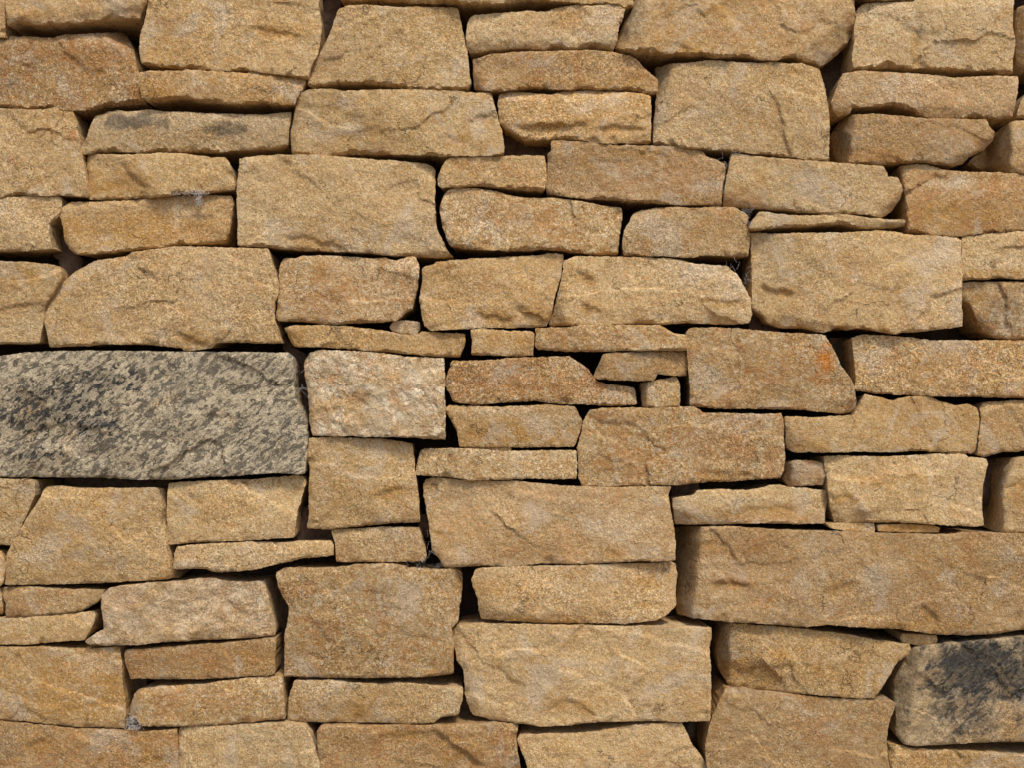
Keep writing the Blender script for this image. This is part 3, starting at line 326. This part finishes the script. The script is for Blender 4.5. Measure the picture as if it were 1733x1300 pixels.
building_stone|largest plain block of the lower middle with a stepped left outline|5|tp||925,1200,960,1182,3;960,1182,1010,1208,4|1110,1140,30,40,dark,.25;950,1195,60,16,ochre,.3;1170,1100,30,30,rosy,.5;1170,1180,30,30,ochre,.3|766,1068 775,1060 800,1057 858,1057 944,1059 1002,1060 1060,1061 1146,1061 1204,1063 1204,1077 1200,1097 1202,1129 1203,1166 1203,1195 1201,1221 1146,1222 1103,1220 1060,1221 1002,1223 959,1228 921,1230 872,1224 829,1217 800,1210 795,1198 788,1178 785,1135 775,1120 769,1094
building_stone|mottled ochre block with rounded left end left of the longest block|0|yt||820,1042,1000,1045,2;1070,1020,1120,1022,2|860,1000,60,20,ochre,.5;1090,985,40,14,ochre,.6;960,995,60,20,pale,.3;1070,970,30,10,rosy,.4|798,982 804,967 817,962 858,960 915,959 973,958 1016,957 1060,955 1117,953 1143,954 1146,973 1143,1002 1144,1025 1126,1042 1112,1050 1060,1056 1002,1055 915,1054 858,1051 814,1047 809,1016 801,993
building_stone|tan slab below the squarish rust coloured block|-1|t||590,1185,620,1215,2|650,1190,60,20,ochre,.3;520,1210,30,8,rust,.3|492,1172 500,1152 559,1152 602,1157 645,1159 674,1156 717,1159 746,1163 783,1167 782,1184 775,1211 746,1214 735,1223 689,1226 645,1223 573,1222 515,1222 487,1220 488,1198
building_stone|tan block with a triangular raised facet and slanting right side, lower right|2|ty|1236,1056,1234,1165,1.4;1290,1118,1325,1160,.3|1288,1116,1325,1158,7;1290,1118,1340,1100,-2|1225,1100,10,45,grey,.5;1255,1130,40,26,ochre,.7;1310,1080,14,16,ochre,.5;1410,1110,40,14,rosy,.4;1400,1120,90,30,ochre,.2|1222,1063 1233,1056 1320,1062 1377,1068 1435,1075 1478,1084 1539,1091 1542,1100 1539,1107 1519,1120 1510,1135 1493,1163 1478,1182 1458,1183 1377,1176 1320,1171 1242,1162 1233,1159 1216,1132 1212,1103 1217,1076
building_stone|even grained tan block at the bottom edge with a slanting left side, right|3|ot||||1230,1165 1291,1172 1348,1177 1406,1183 1475,1186 1516,1190 1511,1207 1504,1224 1500,1253 1501,1276 1506,1300 1510,1390 1205,1390 1197,1300 1194,1262 1200,1233 1207,1210 1218,1187
building_stone|round cornered block with a blackish blotch at the lower right edge|6|k|1560,1090,1535,1260,.8;1550,1095,1830,1083,.6|1600,1200,1640,1170,3;1680,1130,1720,1190,3|1660,1135,95,70,darkpatch,1;1730,1140,90,80,darkpatch,.9;1605,1150,40,70,darkpatch,.7;1640,1210,80,40,darkpatch,.65;1560,1140,30,60,ochre,.3;1700,1235,60,20,ochre,.5;1540,1230,20,20,ochre,.3|1521,1135 1539,1106 1547,1098 1579,1093 1622,1089 1666,1085 1733,1079 1830,1077 1830,1258 1733,1256 1680,1256 1622,1259 1550,1263 1530,1260 1516,1244 1517,1210 1514,1181 1513,1152
building_stone|tan stone along the bottom edge in the lower right corner|-2|y|1510,1265,1512,1390,.9||1650,1290,100,10,ochre,.4|1503,1258 1521,1262 1536,1267 1579,1270 1637,1272 1733,1279 1830,1280 1830,1390 1515,1390 1507,1296
shim_stone|tiny tan shim between the longest block and the blotched round cornered block|-4|y||||1524,1079 1527,1074 1555,1075 1585,1077 1586,1086 1581,1092 1550,1092 1526,1087
building_stone|hidden stone at the top right corner showing only its lower edge|6|t||||1447,-80 1447,-4 1500,-1 1545,-3 1556,-80
""".strip().splitlines()

# packing pieces seen deep in the joints: label | depth(mm behind the face) | look | outline
HEARTING = """
brown lumpy packing stone in the joint left of the golden brown slab|30|o|88,415 104,398 118,408 126,427 140,440 132,462 108,476 102,456 100,438 90,433
brown rubble in the joint above the right end of the dark streaked slab|42|o|474,556 496,588 518,600 520,645 504,664 494,640 492,605 480,590
dark brown rubble between the dark streaked slab and the quartz block|50|o|500,655 520,640 530,690 530,745 514,742 510,700
brown crumbly packing in the joint at the top left of centre|45|r|536,-20 580,-15 574,35 556,78 540,90 538,45
greyish packing lump left of the small concave ended stone|36|r|498,862 526,858 528,892 570,896 568,922 496,918
small rounded packing pebble right of the nearly square block|36|r|709,876 722,870 729,892 726,912 711,908
rosy packing stone at the left end of the slab with orange brown band|34|r|1136,820 1182,818 1186,842 1136,848
dark packing stone in the joint below the smooth boulder|60|o|1384,112 1430,86 1446,92 1428,135 1414,158 1404,190
brown packing stone right of the block with orange rust stain|55|r|1404,572 1444,572 1450,610 1448,655 1436,650 1420,615
pinkish packing rubble right of the chalk marked block|50|r|1660,780 1706,778 1700,805 1682,835 1672,858 1658,850
dark packing rubble between crystalline beaked block and squarish rust block|62|r|444,982 474,980 484,1012 492,1040 484,1078 478,1090 462,1080
brown packing rubble left of the lower stacked slab|45|r|206,1144 250,1146 246,1166 226,1180 220,1216 208,1215
brown packing wedge beside the largest lower middle block|50|o|770,1180 788,1176 802,1212 800,1232 772,1226
dark packing wedge left of the blotched round cornered block|60|r|1488,1126 1524,1112 1520,1186 1504,1190 1480,1182
brown shaded packing stone under the broken edged stepped stone|40|o|850,215 900,232 936,236 934,268 848,266
dark brown packing wedge under the biggest right hand block|36|o|1268,516 1290,522 1318,552 1318,562 1268,558
packing rubble in the slot above the trapezoid block|55|r|110,808 290,806 288,834 108,830
grey packing rubble beside the golden brown lower left slab|50|r|462,1078 486,1082 486,1150 460,1150
""".strip().splitlines()

# ---------------- stone builder ----------------
def wpos(x, y, e):
    """wall grid (mm across, mm down) and proudness e (m) to world."""
    s = (D - e) / D
    return ((x - AX) * .001 * s, -e, H + (AY - y) * .001 * s)

def fbm(x, y, z, o=4):
    return noise.fractal(Vector((x, y, z)), 1.0, 2.0, o, noise_basis='PERLIN_ORIGINAL')

def seg_dist(P, A, B, idx=False):
    """distance of each P to the closed outline, and nothing else"""
    d = np.full(len(P), 1e9); which = np.zeros(len(P), int)
    AB = B - A; L2 = (AB ** 2).sum(1) + 1e-12
    for i in range(len(A)):
        t = np.clip(((P - A[i]) @ AB[i]) / L2[i], 0, 1)
        q = A[i] + t[:, None] * AB[i]
        h = np.hypot(*(P - q).T); c = h < d
        d[c] = h[c]; which[c] = i
    return (d, which) if idx else d

def inside(P, A, B):
    c = np.zeros(len(P), bool)
    for i in range(len(A)):
        (x1, y1), (x2, y2) = A[i], B[i]
        if y1 == y2: continue
        m = ((P[:, 1] < y1) != (P[:, 1] < y2)) & (P[:, 0] < (x2 - x1) * (P[:, 1] - y1) / (y2 - y1) + x1)
        c ^= m
    return c

def resample(pts, step, rng, seed, rough):
    out = []
    n = len(pts)
    for i in range(n):
        a = np.array(pts[i]); b = np.array(pts[(i + 1) % n]); l = np.hypot(*(b - a))
        k = max(1, int(round(l / step)))
        for j in range(k): out.append(a + (b - a) * j / k)
    P = np.array(out); n = len(P)
    # soften corners a little, then roughen along the normal
    P = .1 * np.roll(P, 1, 0) + .8 * P + .1 * np.roll(P, -1, 0)
    T = np.roll(P, -1, 0) - np.roll(P, 1, 0); T /= np.hypot(*T.T)[:, None] + 1e-9
    Nn = np.stack([T[:, 1], -T[:, 0]], 1)
    for i in range(n):
        r = noise.noise(Vector((P[i, 0] * .05, P[i, 1] * .05, seed))) * .9 + noise.noise(Vector((P[i, 0] * .16, P[i, 1] * .16, seed + 7))) * 1.1 \
            + noise.noise(Vector((P[i, 0] * .4, P[i, 1] * .4, seed + 3))) * .9
        P[i] += Nn[i] * (r * rough + .7)
    return P

CH = {'rust': (0, 0), 'pale': (0, 1), 'white': (0, 1), 'dark': (0, 2), 'darkpatch': (0, 2),
      'ochre': (1, 0), 'ochrelight': (1, 0), 'orange': (1, 1), 'grey': (1, 2), 'rosy': (0, 1)}

def wobn(V2, seed):
    return np.array([noise.noise(Vector((p[0] * .09, p[1] * .09, seed + 80))) * .45 for p in V2])

def build_stone_mesh(name, pts, e, seed, facets=(), ledges=(), patches=(), depth=.17, step=4.0, thin=False, relief=1.0):
    rng = random.Random(seed)
    A0 = np.array(pts); area = .5 * abs(np.sum(A0[:, 0] * np.roll(A0[:, 1], -1) - np.roll(A0[:, 0], -1) * A0[:, 1]))
    # make orientation consistent (clockwise on screen)
    s = np.sum(A0[:, 0] * np.roll(A0[:, 1], -1) - np.roll(A0[:, 0], -1) * A0[:, 1])
    if s < 0: pts = pts[::-1]
    B = resample(pts, step, rng, seed * 1.37, .5 if thin else 1.0)
    A_, B_ = B, np.roll(B, -1, 0)
    x0, y0 = B.min(0); x1, y1 = B.max(0)
    st = step * 1.02
    g = []
    yy = y0; row = 0
    while yy < y1:
        xx = x0 + (st * .5 if row % 2 else 0)
        while xx < x1:
            g.append((xx + rng.uniform(-.25, .25) * st, yy + rng.uniform(-.25, .25) * st)); xx += st
        yy += st * .87; row += 1
    g = np.array(g) if g else np.zeros((0, 2))
    if len(g):
        g = g[inside(g, A_, B_)]
        dg = seg_dist(g, A_, B_); g = g[dg > step * .55]
    nb = len(B)
    allp = np.vstack([B, g]) if len(g) else B
    res = delaunay_2d_cdt([Vector(p) for p in allp], [], [list(range(nb))], 1, 1e-5)
    V2 = np.array([[v[0], v[1]] for v in res[0]]); F = [list(f) for f in res[2]]
    # boundary order in the output
    orig = res[3]; idx = {}
    for k, o in enumerate(orig):
        for q in o: idx.setdefault(q, k)
    ring = [idx[i] for i in range(nb)]
    d, ws = seg_dist(V2, A_, B_, True)
    cx, cy = B.mean(0)
    size = math.sqrt(area)
    z = np.zeros(len(V2))          # mm towards the viewer
    tx, ty = rng.uniform(-.03, .03), rng.uniform(-.045, .03)
    hx = (x1 - x0) / 2
    rad = rng.uniform(.5, 1.2) * (.45 if thin else 1)
    if not thin:
        # hewn facets near random sides
        facets = list(facets)
        for _ in range(rng.randint(2, 4)):
            a = rng.uniform(0, 2 * math.pi); nx, ny = math.cos(a), math.sin(a)
            ext = max((B - [cx, cy]) @ np.array([nx, ny])) - rng.uniform(6, 26)
            px, py = cx + nx * ext, cy + ny * ext
            facets.append((px - ny * 10, py + nx * 10, px + ny * 10, py - nx * 10, rng.uniform(.06, .4)))
    amp = min(1.0, size / 150) * relief
    # the split face: a few intersecting fracture planes, then broken shelves between them
    planes = [(0, 0, 0)]
    for _ in range(0 if thin else rng.randint(2, 4)):
        a = rng.uniform(0, 2 * math.pi); sl = rng.uniform(.03, .11)
        planes.append((math.cos(a) * sl, math.sin(a) * sl * 1.3, rng.uniform(1.5, 4.0)))
    cells = [(rng.uniform(x0, x1), rng.uniform(y0, y1), rng.uniform(-1, 1), rng.uniform(-.02, .02), rng.uniform(-.03, .03))
             for _ in range(max(2, int(area / 5200)))]
    for i in range(len(V2)):
        x, y = V2[i]
        wx = x + noise.noise(Vector((x * .025, y * .025, seed + 50))) * 16 + noise.noise(Vector((x * .09, y * .09, seed + 51))) * 5
        wy = y + noise.noise(Vector((x * .025, y * .025, seed + 60))) * 12 + noise.noise(Vector((x * .09, y * .09, seed + 61))) * 4
        zf = min(p[2] + p[0] * (wx - cx) + p[1] * (wy - cy) for p in planes)
        ds = sorted((((wx - c[0]) * .62) ** 2 + (wy - c[1]) ** 2, k) for k, c in enumerate(cells))
        c = cells[ds[0][1]]
        zc = c[2] * 2.0 + c[3] * (wx - c[0]) + c[4] * (wy - c[1])
        if len(ds) > 1:
            c2 = cells[ds[1][1]]; z2 = c2[2] * 2.0 + c2[3] * (wx - c2[0]) + c2[4] * (wy - c2[1])
            g_ = math.sqrt(ds[1][0]) - math.sqrt(ds[0][0]); w_ = min(1, g_ / 2.0)
            zc = zc * (.5 + .5 * w_) + z2 * (.5 - .5 * w_)
        big = fbm(x * .009, y * .011, seed * 3.1, 3) * 3.5
        md = fbm(x * .035, y * .045, seed * 5.3, 4) * 1.3
        fi = noise.noise(Vector((x * .11, y * .11, seed))) * .5 + noise.noise(Vector((x * .25, y * .25, seed + 9))) * .45
        z[i] = (zf + zc + big + md) * amp + fi * (.5 + .5 * relief)
    # lower arris broken back to a dark underside, other arrises nipped here and there
    SN = B_ - A_; SN = np.stack([SN[:, 1], -SN[:, 0]], 1); SN /= np.hypot(*SN.T)[:, None] + 1e-9
    down = SN[ws, 1]
    lift = .45 + 1.5 * max(0, (750 - cy) / 750)
    for i in range(len(V2)):
        if d[i] > 16: continue
        x, y = V2[i]; dn = max(0, down[i])
        nz_ = noise.noise(Vector((x * .022, y * .01, seed + 70))) + .4 * noise.noise(Vector((x * .1, y * .1, seed + 71)))
        w_ = dn * max(0, (1.8 + nz_ * 6.5)) * lift * (.45 if thin else 1) + (1 - dn) * max(0, nz_ * 5 - 1.2) * (.4 if thin else 1)
        if d[i] < w_: z[i] -= (w_ - d[i]) * (1.5 if dn > .5 else .8)
    # spalls: shallow scoops struck off the edge
    if not thin:
        for _ in range(int(np.hypot(*(B_ - A_).T).sum() / 150)):
            q_ = B[rng.randrange(len(B))]; R_ = rng.uniform(6, 17); dp = rng.uniform(1.5, 4.5)
            ang = rng.uniform(0, 3.14); ca, sa_ = math.cos(ang), math.sin(ang)
            dx, dy = V2[:, 0] - q_[0], V2[:, 1] - q_[1]
            u_ = (dx * ca + dy * sa_) / R_; v_ = (-dx * sa_ + dy * ca) / (R_ * .6)
            rr_ = u_ ** 2 + v_ ** 2 + wobn(V2, seed)
            z -= dp * np.maximum(0, 1 - rr_) ** .7
    z += tx * (V2[:, 0] - cx) * min(1, 120 / max(hx, 1)) + ty * (V2[:, 1] - cy)
    wob = np.array([noise.noise(Vector((p[0] * .035, p[1] * .035, seed + 20))) * 5 for p in V2])
    for (ax, ay, bx, by, sl) in facets:
        nx, ny = by - ay, -(bx - ax); l = math.hypot(nx, ny); nx /= l; ny /= l
        if (cx - ax) * nx + (cy - ay) * ny > 0: nx, ny = -nx, -ny
        sd = (V2[:, 0] - ax) * nx + (V2[:, 1] - ay) * ny + wob
        z -= sl * np.log1p(np.exp(np.clip(sd / 1.5, -30, 30))) * 1.5
    for (ax, ay, bx, by, h) in ledges:
        ux, uy = bx - ax, by - ay; l = math.hypot(ux, uy); ux /= l; uy /= l
        nx, ny = -uy, ux
        if ny < 0: nx, ny = -nx, -ny
        along = (V2[:, 0] - ax) * ux + (V2[:, 1] - ay) * uy
        bend = np.array([noise.noise(Vector((t * .05, seed, 3))) * 6 + noise.noise(Vector((t * .15, seed, 9))) * 2.5 for t in along])
        sd = (V2[:, 0] - ax) * nx + (V2[:, 1] - ay) * ny + bend
        win = np.clip(np.minimum(along, l - along) / (l * .2) + .3, 0, 1)
        step_ = 1 / (1 + np.exp(-np.clip(sd / 1.3, -30, 30)))
        z -= h * win * step_ * np.exp(-np.maximum(sd, 0) / (l * .35))
        z += h * .35 * win * (1 - step_) * np.exp(np.minimum(sd, 0) / 16)
    # worn arris
    rr = rad * (1 + .7 * np.array([noise.noise(Vector((p[0] * .03, p[1] * .03, seed + 33))) for p in V2]))
    q = np.clip(1 - d / rr, 0, 1)
    z -= rr * .8 * (1 - np.sqrt(np.maximum(0, 1 - q ** 2)))
    off = z.mean() if len(z) else 0
    z -= off
    verts = []
    for (x, y), zz in zip(V2, z): verts.append(wpos(x, y, e + zz * .001))
    faces = [f[::-1] for f in F]
    # sides
    P = V2[ring]
    T = np.roll(P, -2, 0) - np.roll(P, 2, 0); T /= np.hypot(*T.T)[:, None] + 1e-9
    Nin = np.stack([-T[:, 1], T[:, 0]], 1)
    test = P + Nin * 1.0
    if inside(test, A_, B_).mean() < .5: Nin = -Nin
    minth = 2 * area / max(1, np.hypot(*(B_ - A_).T).sum())
    maxin = min(9.0, minth * .3)
    prev = ring; rings = []
    ks = [(3, .4), (9, 1.0), (20, 1.8), (42, 3.4), (85, 6.0), (depth * 1000, 9.0)]
    base = [np.array(verts[i]) for i in ring]
    for (dep, ins) in ks:
        cur = []
        k = min(1.0, maxin / 9.0)
        for j in range(nb):
            x, y = P[j]
            nz = noise.noise(Vector((x * .04, y * .04, seed + dep * .03))) * 2.0 + noise.noise(Vector((x * .14, y * .14, seed + dep * .11))) * .8
            i_ = (ins + nz * min(1, dep / 14)) * k
            i_ = max(i_, .05)
            e0 = -base[j][1]
            bx, by, bz = base[j]
            cur.append(len(verts))
            verts.append((bx + Nin[j, 0] * i_ * .001, by + dep * .001, bz - Nin[j, 1] * i_ * .001))
        for j in range(nb):
            a, b = prev[j], prev[(j + 1) % nb]; c, dd = cur[(j + 1) % nb], cur[j]
            faces.append([a, dd, c, b])
        prev = cur
    xs = [v[0] for v in verts]; zs = [v[2] for v in verts]
    ox, oz = (min(xs) + max(xs)) / 2, min(zs)
    me = bpy.data.meshes.new(name)
    me.from_pydata([(v[0] - ox, v[1], v[2] - oz) for v in verts], [], faces)
    me.validate()
    me.polygons.foreach_set('use_smooth', [True] * len(me.polygons))
    me.set_sharp_from_angle(angle=math.radians(34))
    sa = np.zeros((len(verts), 4), np.float32); sb = np.zeros((len(verts), 4), np.float32)
    sa[:, 3] = 1; sb[:, 3] = 1
    VX = np.zeros((len(verts), 2)); VX[:len(V2)] = V2
    for k in range(len(ks)):
        VX[len(V2) + k * nb: len(V2) + (k + 1) * nb] = P
    patches = list(patches)
    for (ax, ay, bx, by, h) in ledges:      # iron staining along the open fractures
        patches.append(((ax + bx) / 2, (ay + by) / 2 + 4, abs(bx - ax) / 2 + 4, abs(by - ay) / 2 + 5, 'ochre', .7 if relief < 1.2 else 0))
    for (px, py, rx, ry, ch, am) in patches:
        tgt, c = CH[ch]; arr = (sa, sb)[tgt]
        r = np.hypot((VX[:, 0] - px) / rx, (VX[:, 1] - py) / ry)
        near = r < 2.2
        w = np.zeros(len(VX))
        for i in np.nonzero(near)[0]:
            w[i] = fbm(VX[i, 0] * .04, VX[i, 1] * .04, px + seed, 4) * .55
        f = np.clip(1.25 - (r + w), 0, .8) / .8
        if ch == 'white': f = (r + w * .5 < 1.1) * 1.0
        arr[:, c] = np.maximum(arr[:, c], f * am * near)
    for nm, arr in (('stainA', sa), ('stainB', sb)):
        at = me.attributes.new(nm, 'FLOAT_COLOR', 'POINT'); at.data.foreach_set('color', arr.ravel())
    return me, (ox, 0, oz)

LOOK = {'k': {'streak': .42, 'grey': .3}, 'b': {'warm': .7}, 't': {}, 'o': {'warm': .72}, 'p': {'pale': .9}, 'g': {'grey': .75}, 'y': {'ochre': .6},
        'q': {'quartz': 1.0}, 'd': {'streak': 1.0, 'grey': .3}, 'c': {'coarse': 1.0}, 'r': {'rosy': .9}}

def set_look(o, look, rng):
    v = dict(warm=0., pale=0., grey=0., ochre=0., rosy=0., coarse=0., streak=0., quartz=0.)
    for ch in look:
        for k, a in LOOK[ch].items(): v[k] = max(v[k], a / (1 if len(look) == 1 or ch in 'qdc' else 1.35))
    for k in ('warm', 'pale', 'ochre', 'rosy'): v[k] = min(1, max(0, v[k] + rng.uniform(-.25, .30)))
    if 'o' in look and 'q' in look: v['quartz'] = .5
    v['value'] = rng.uniform(.92, 1.08) * (1.05 if 'p' in look else 1) * (.88 if 'o' in look else 1)
    v['grit'] = rng.uniform(.55, 1.0) + (.35 if 'c' in look else 0)
    if 'b' in look: v['value'] *= .84
    for k, a in v.items(): o[k] = float(a)

def parse_pts(s): return [tuple(float(c) for c in p.split(',')) for p in s.split()]
def parse_list(s, n):
    out = []
    for t in s.split(';'):
        if t.strip():
            f = t.split(',')
            out.append(tuple(x if x[0].isalpha() else float(x) for x in f))
    return out

GROUP = 'stones laid in the dry stone wall'
for k, line in enumerate(STONES):
    name, label, e, look, fac, led, pat, out = line.split('|')
    pts = parse_pts(out)
    shim = name == 'shim_stone'
    hgt = min(max(p[1] for p in pts) - min(p[1] for p in pts), 999)
    rng = random.Random(k * 31 + 5)
    relief = 1.7 if 'q' in look else (1.35 if 'd' in look else 1.0)
    me, loc = build_stone_mesh(name, pts, (float(e) + rng.uniform(-2, 2)) * .001, k + 1.5, parse_list(fac, 5), parse_list(led, 5),
                               parse_list(pat, 6), thin=hgt < 28, step=2.7 if shim else 3.2, relief=relief)
    me.materials.append(MAT_STONE)
    o = bpy.data.objects.new(name, me); C.objects.link(o); o.location = loc
    o['label'] = label; o['category'] = 'stone'
    o['group'] = GROUP if not shim else 'thin shims wedged between the stones'
    set_look(o, look, rng)

for k, line in enumerate(HEARTING):
    label, dep, look, out = line.split('|')
    me, loc = build_stone_mesh('packing_stone', parse_pts(out), -float(dep) * .001 - .018, 300.5 + k, depth=.10, relief=1.6)
    me.materials.append(MAT_RUBBLE)
    o = bpy.data.objects.new('packing_stone', me); C.objects.link(o); o.location = loc
    o['label'] = label; o['category'] = 'packing stone'; o['group'] = 'packing stones deep in the joints'

# ---------------- the wall behind and around, and the ground ----------------
wall = bpy.data.objects.new('stone_wall', None); C.objects.link(wall); wall.location = (0, .2, 0)
wall['label'] = 'dark earthen core of the dry stone wall, seen in its deep joints'; wall['category'] = 'wall'

# core: a closed slab with a lumpy front
nx, nz = 150, 90
W, T0 = 3.2, 2.75
vs, fs = [], []
for j in range(nz + 1):
    for i in range(nx + 1):
        x = -W + 2 * W * i / nx; zz = T0 * j / nz
        y = .115 + fbm(x * 9, zz * 9, 5, 4) * .022
        vs.append((x, y - .2, zz))
n0 = len(vs)
for j in range(nz):
    for i in range(nx):
        a = j * (nx + 1) + i; fs.append([a, a + 1, a + nx + 2, a + nx + 1])
for (x, zz) in ((-W, 0), (W, 0), (W, T0), (-W, T0)): vs.append((x, .35, zz))
A, B_, Cc, Dd = n0, n0 + 1, n0 + 2, n0 + 3
fs.append([A, Dd, Cc, B_])
fs.append([i for i in range(nx, -1, -1)] + [A, B_])
fs.append([nz * (nx + 1) + i for i in range(nx + 1)] + [Cc, Dd])
fs.append([j * (nx + 1) for j in range(nz + 1)] + [Dd, A])
fs.append([j * (nx + 1) + nx for j in range(nz, -1, -1)] + [B_, Cc])
me = bpy.data.meshes.new('core'); me.from_pydata(vs, [], fs); me.validate()
me.materials.append(MAT_CORE)
core = bpy.data.objects.new('core', me); C.objects.link(core); core.parent = wall

# the courses that carry on beyond the picture (coarser, one mass)
rng = random.Random(77)
vs, fs = [], []
def rough_block(x0, x1, y0, y1):
    """a hewn block in wall-grid mm"""
    pts = []
    seed = rng.uniform(0, 900)
    def edge(ax, ay, bx, by, n):
        for i in range(n):
            t = i / n; pts.append((ax + (bx - ax) * t + rng.uniform(-3, 3), ay + (by - ay) * t + rng.uniform(-3, 3)))
    nxs = max(2, int((x1 - x0) / 22)); nys = max(2, int((y1 - y0) / 22))
    e = rng.uniform(-.008, .010)
    o = len(vs)
    tx, ty = rng.uniform(-.04, .04), rng.uniform(-.05, .05)
    sk = rng.uniform(-8, 8); sk2 = rng.uniform(-8, 8)
    for j in range(nys + 1):
        for i in range(nxs + 1):
            u, v = i / nxs, j / nys
            x = x0 + (x1 - x0) * u + (sk if i == 0 else sk2 if i == nxs else 0) * (v - .5)
            y = y0 + (y1 - y0) * v
            b = (i in (0, nxs)) or (j in (0, nys))
            x += noise.noise(Vector((x * .03, y * .03, seed))) * 4; y += noise.noise(Vector((x * .03, y * .03, seed + 5))) * 3
            zz = fbm(x * .012, y * .012, seed, 4) * 6 - (5 if b else 0) + tx * (x - x0) + ty * (y - y0)
            vs.append(wpos(x, y, e + zz * .001))
    for j in range(nys):
        for i in range(nxs):
            a = o + j * (nxs + 1) + i; fs.append([a, a + nxs + 1, a + nxs + 2, a + 1])
    ring = [o + i for i in range(nxs + 1)] + [o + j * (nxs + 1) + nxs for j in range(1, nys + 1)] + \
           [o + nys * (nxs + 1) + i for i in range(nxs - 1, -1, -1)] + [o + j * (nxs + 1) for j in range(nys - 1, 0, -1)]
    s = len(vs)
    for r in ring:
        v = vs[r]; vs.append((v[0], v[1] + .16, v[2]))
    n = len(ring)
    for k in range(n): fs.append([ring[k], ring[(k + 1) % n], s + (k + 1) % n, s + k])
def fill(x0, x1, y0, y1):
    y = y0
    while y < y1 - 30:
        h = min(rng.choice((60, 80, 95, 120, 150)), y1 - y)
        if y1 - y - h < 40: h = y1 - y
        x = x0
        while x < x1 - 40:
            w = min(rng.uniform(140, 380), x1 - x)
            if x1 - x - w < 70: w = x1 - x
            if h > 115 and rng.random() < .4:
                rough_block(x + 3, x + w - 3, y + 3, y + h * .5 - 3); rough_block(x + 3, x + w - 3, y + h * .5 + 3, y + h - 3)
            else: rough_block(x + 3, x + w - 3, y + 3, y + h - 3)
            x += w
        y += h
fill(-1900, -128, -480, 2190)
fill(1838, 3700, -480, 2190)
fill(-128, 1838, 1396, 2190)
fill(-128, 1838, -480, -84)
me = bpy.data.meshes.new('outer_masonry')
me.from_pydata([(v[0], v[1] - .2, v[2]) for v in vs], [], fs); me.validate()
me.polygons.foreach_set('use_smooth', [True] * len(me.polygons)); me.set_sharp_from_angle(angle=math.radians(40))
me.materials.append(MAT_STONE)
om = bpy.data.objects.new('outer_masonry', me); C.objects.link(om); om.parent = wall; om['kind'] = 'stuff'
for k_, v_ in dict(warm=.2, pale=.2, grey=.05, ochre=.25, rosy=.15, coarse=.4, streak=0., quartz=0., value=1., grit=.8).items(): om[k_] = v_

me = bpy.data.meshes.new('ground')
gv, gf = [], []
n = 80
for j in range(n + 1):
    for i in range(n + 1):
        u = (i / n * 2 - 1); v = (j / n * 2 - 1)
        x = math.copysign(abs(u) ** 2.2, u) * 60; y = math.copysign(abs(v) ** 2.2, v) * 60
        gv.append((x, y, fbm(x * .8, y * .8, 1, 3) * .015))
for j in range(n):
    for i in range(n):
        a = j * (n + 1) + i; gf.append([a, a + 1, a + n + 2, a + n + 1])
me.from_pydata(gv, [], gf); me.materials.append(MAT_GROUND)
g = bpy.data.objects.new('ground', me); C.objects.link(g); g['kind'] = 'structure'

# ---------------- cobwebs and fluff ----------------
def web(label, spots, e, n, r=.00022, seed=0, length=9, cat='cobweb', name='cobweb'):
    rng = random.Random(seed); vs, fs = [], []
    for _ in range(n):
        (x, y, rx, ry) = rng.choice(spots)
        px, py = x + rng.gauss(0, .5) * rx, y + rng.gauss(0, .5) * ry
        pe = e + rng.gauss(0, .0015)
        a = rng.uniform(0, 2 * math.pi); pts = []
        for k in range(5):
            pts.append(Vector(wpos(px, py, pe)))
            a += rng.uniform(-.45, .45); px += math.cos(a) * length / 5; py += math.sin(a) * length / 5; pe += rng.uniform(-.001, .001)
        for k, p in enumerate(pts):
            for q in range(3):
                t = q * 2.094; vs.append((p.x + r * math.cos(t), p.y, p.z + r * math.sin(t)))
        o = len(vs) - 15
        for k in range(4):
            for q in range(3):
                fs.append([o + k * 3 + q, o + k * 3 + (q + 1) % 3, o + (k + 1) * 3 + (q + 1) % 3, o + (k + 1) * 3 + q])
    bx = min(v[0] for v in vs); bz = min(v[2] for v in vs); by = min(v[1] for v in vs)
    me = bpy.data.meshes.new(name); me.from_pydata([(v[0] - bx, v[1] - by, v[2] - bz) for v in vs], [], fs)
    me.materials.append(MAT_WEB)
    o = bpy.data.objects.new(name, me); C.objects.link(o); o.location = (bx, by, bz)
    o['label'] = label; o['category'] = cat
web('grey fluffy lichen smear along the top edge of the golden brown slab',
    [(300, 324, 14, 6), (318, 322, 14, 6), (338, 325, 14, 6), (336, 338, 6, 10)], .007, 420, .00030, 1, 3, 'lichen', 'lichen_tuft')
web('whitish crumbly tuft at the lower right corner of the scratched ochre block',
    [(222, 1220, 9, 8), (226, 1232, 12, 4)], .005, 260, .00030, 2, 3, 'lichen', 'lichen_tuft')
web('fine cobweb at the junction right of the squat crumpled edged block', [(1268, 362, 6, 12), (1272, 374, 8, 6)], .006, 20, .00012, 3, 15)
web('fine cobweb strung across the gap below the large smooth grey sided block', [(1243, 258, 16, 4), (1222, 270, 8, 10), (1225, 300, 3, 28)], .002, 26, .00012, 4, 15)
web('dusty cobweb in the gap under the squat crumpled edged block', [(1242, 446, 18, 8), (1264, 480, 5, 28)], -.006, 14, .00013, 5, 17)
web('wispy cobweb under the small concave ended stone, left of centre', [(724, 925, 4, 22), (745, 955, 26, 3), (712, 956, 18, 3)], -.002, 24, .00012, 6, 15)
web('thin cobweb threads between the dark streaked slab and the quartz block', [(505, 638, 7, 14), (508, 655, 6, 8)], -.004, 9, .00013, 7, 30)
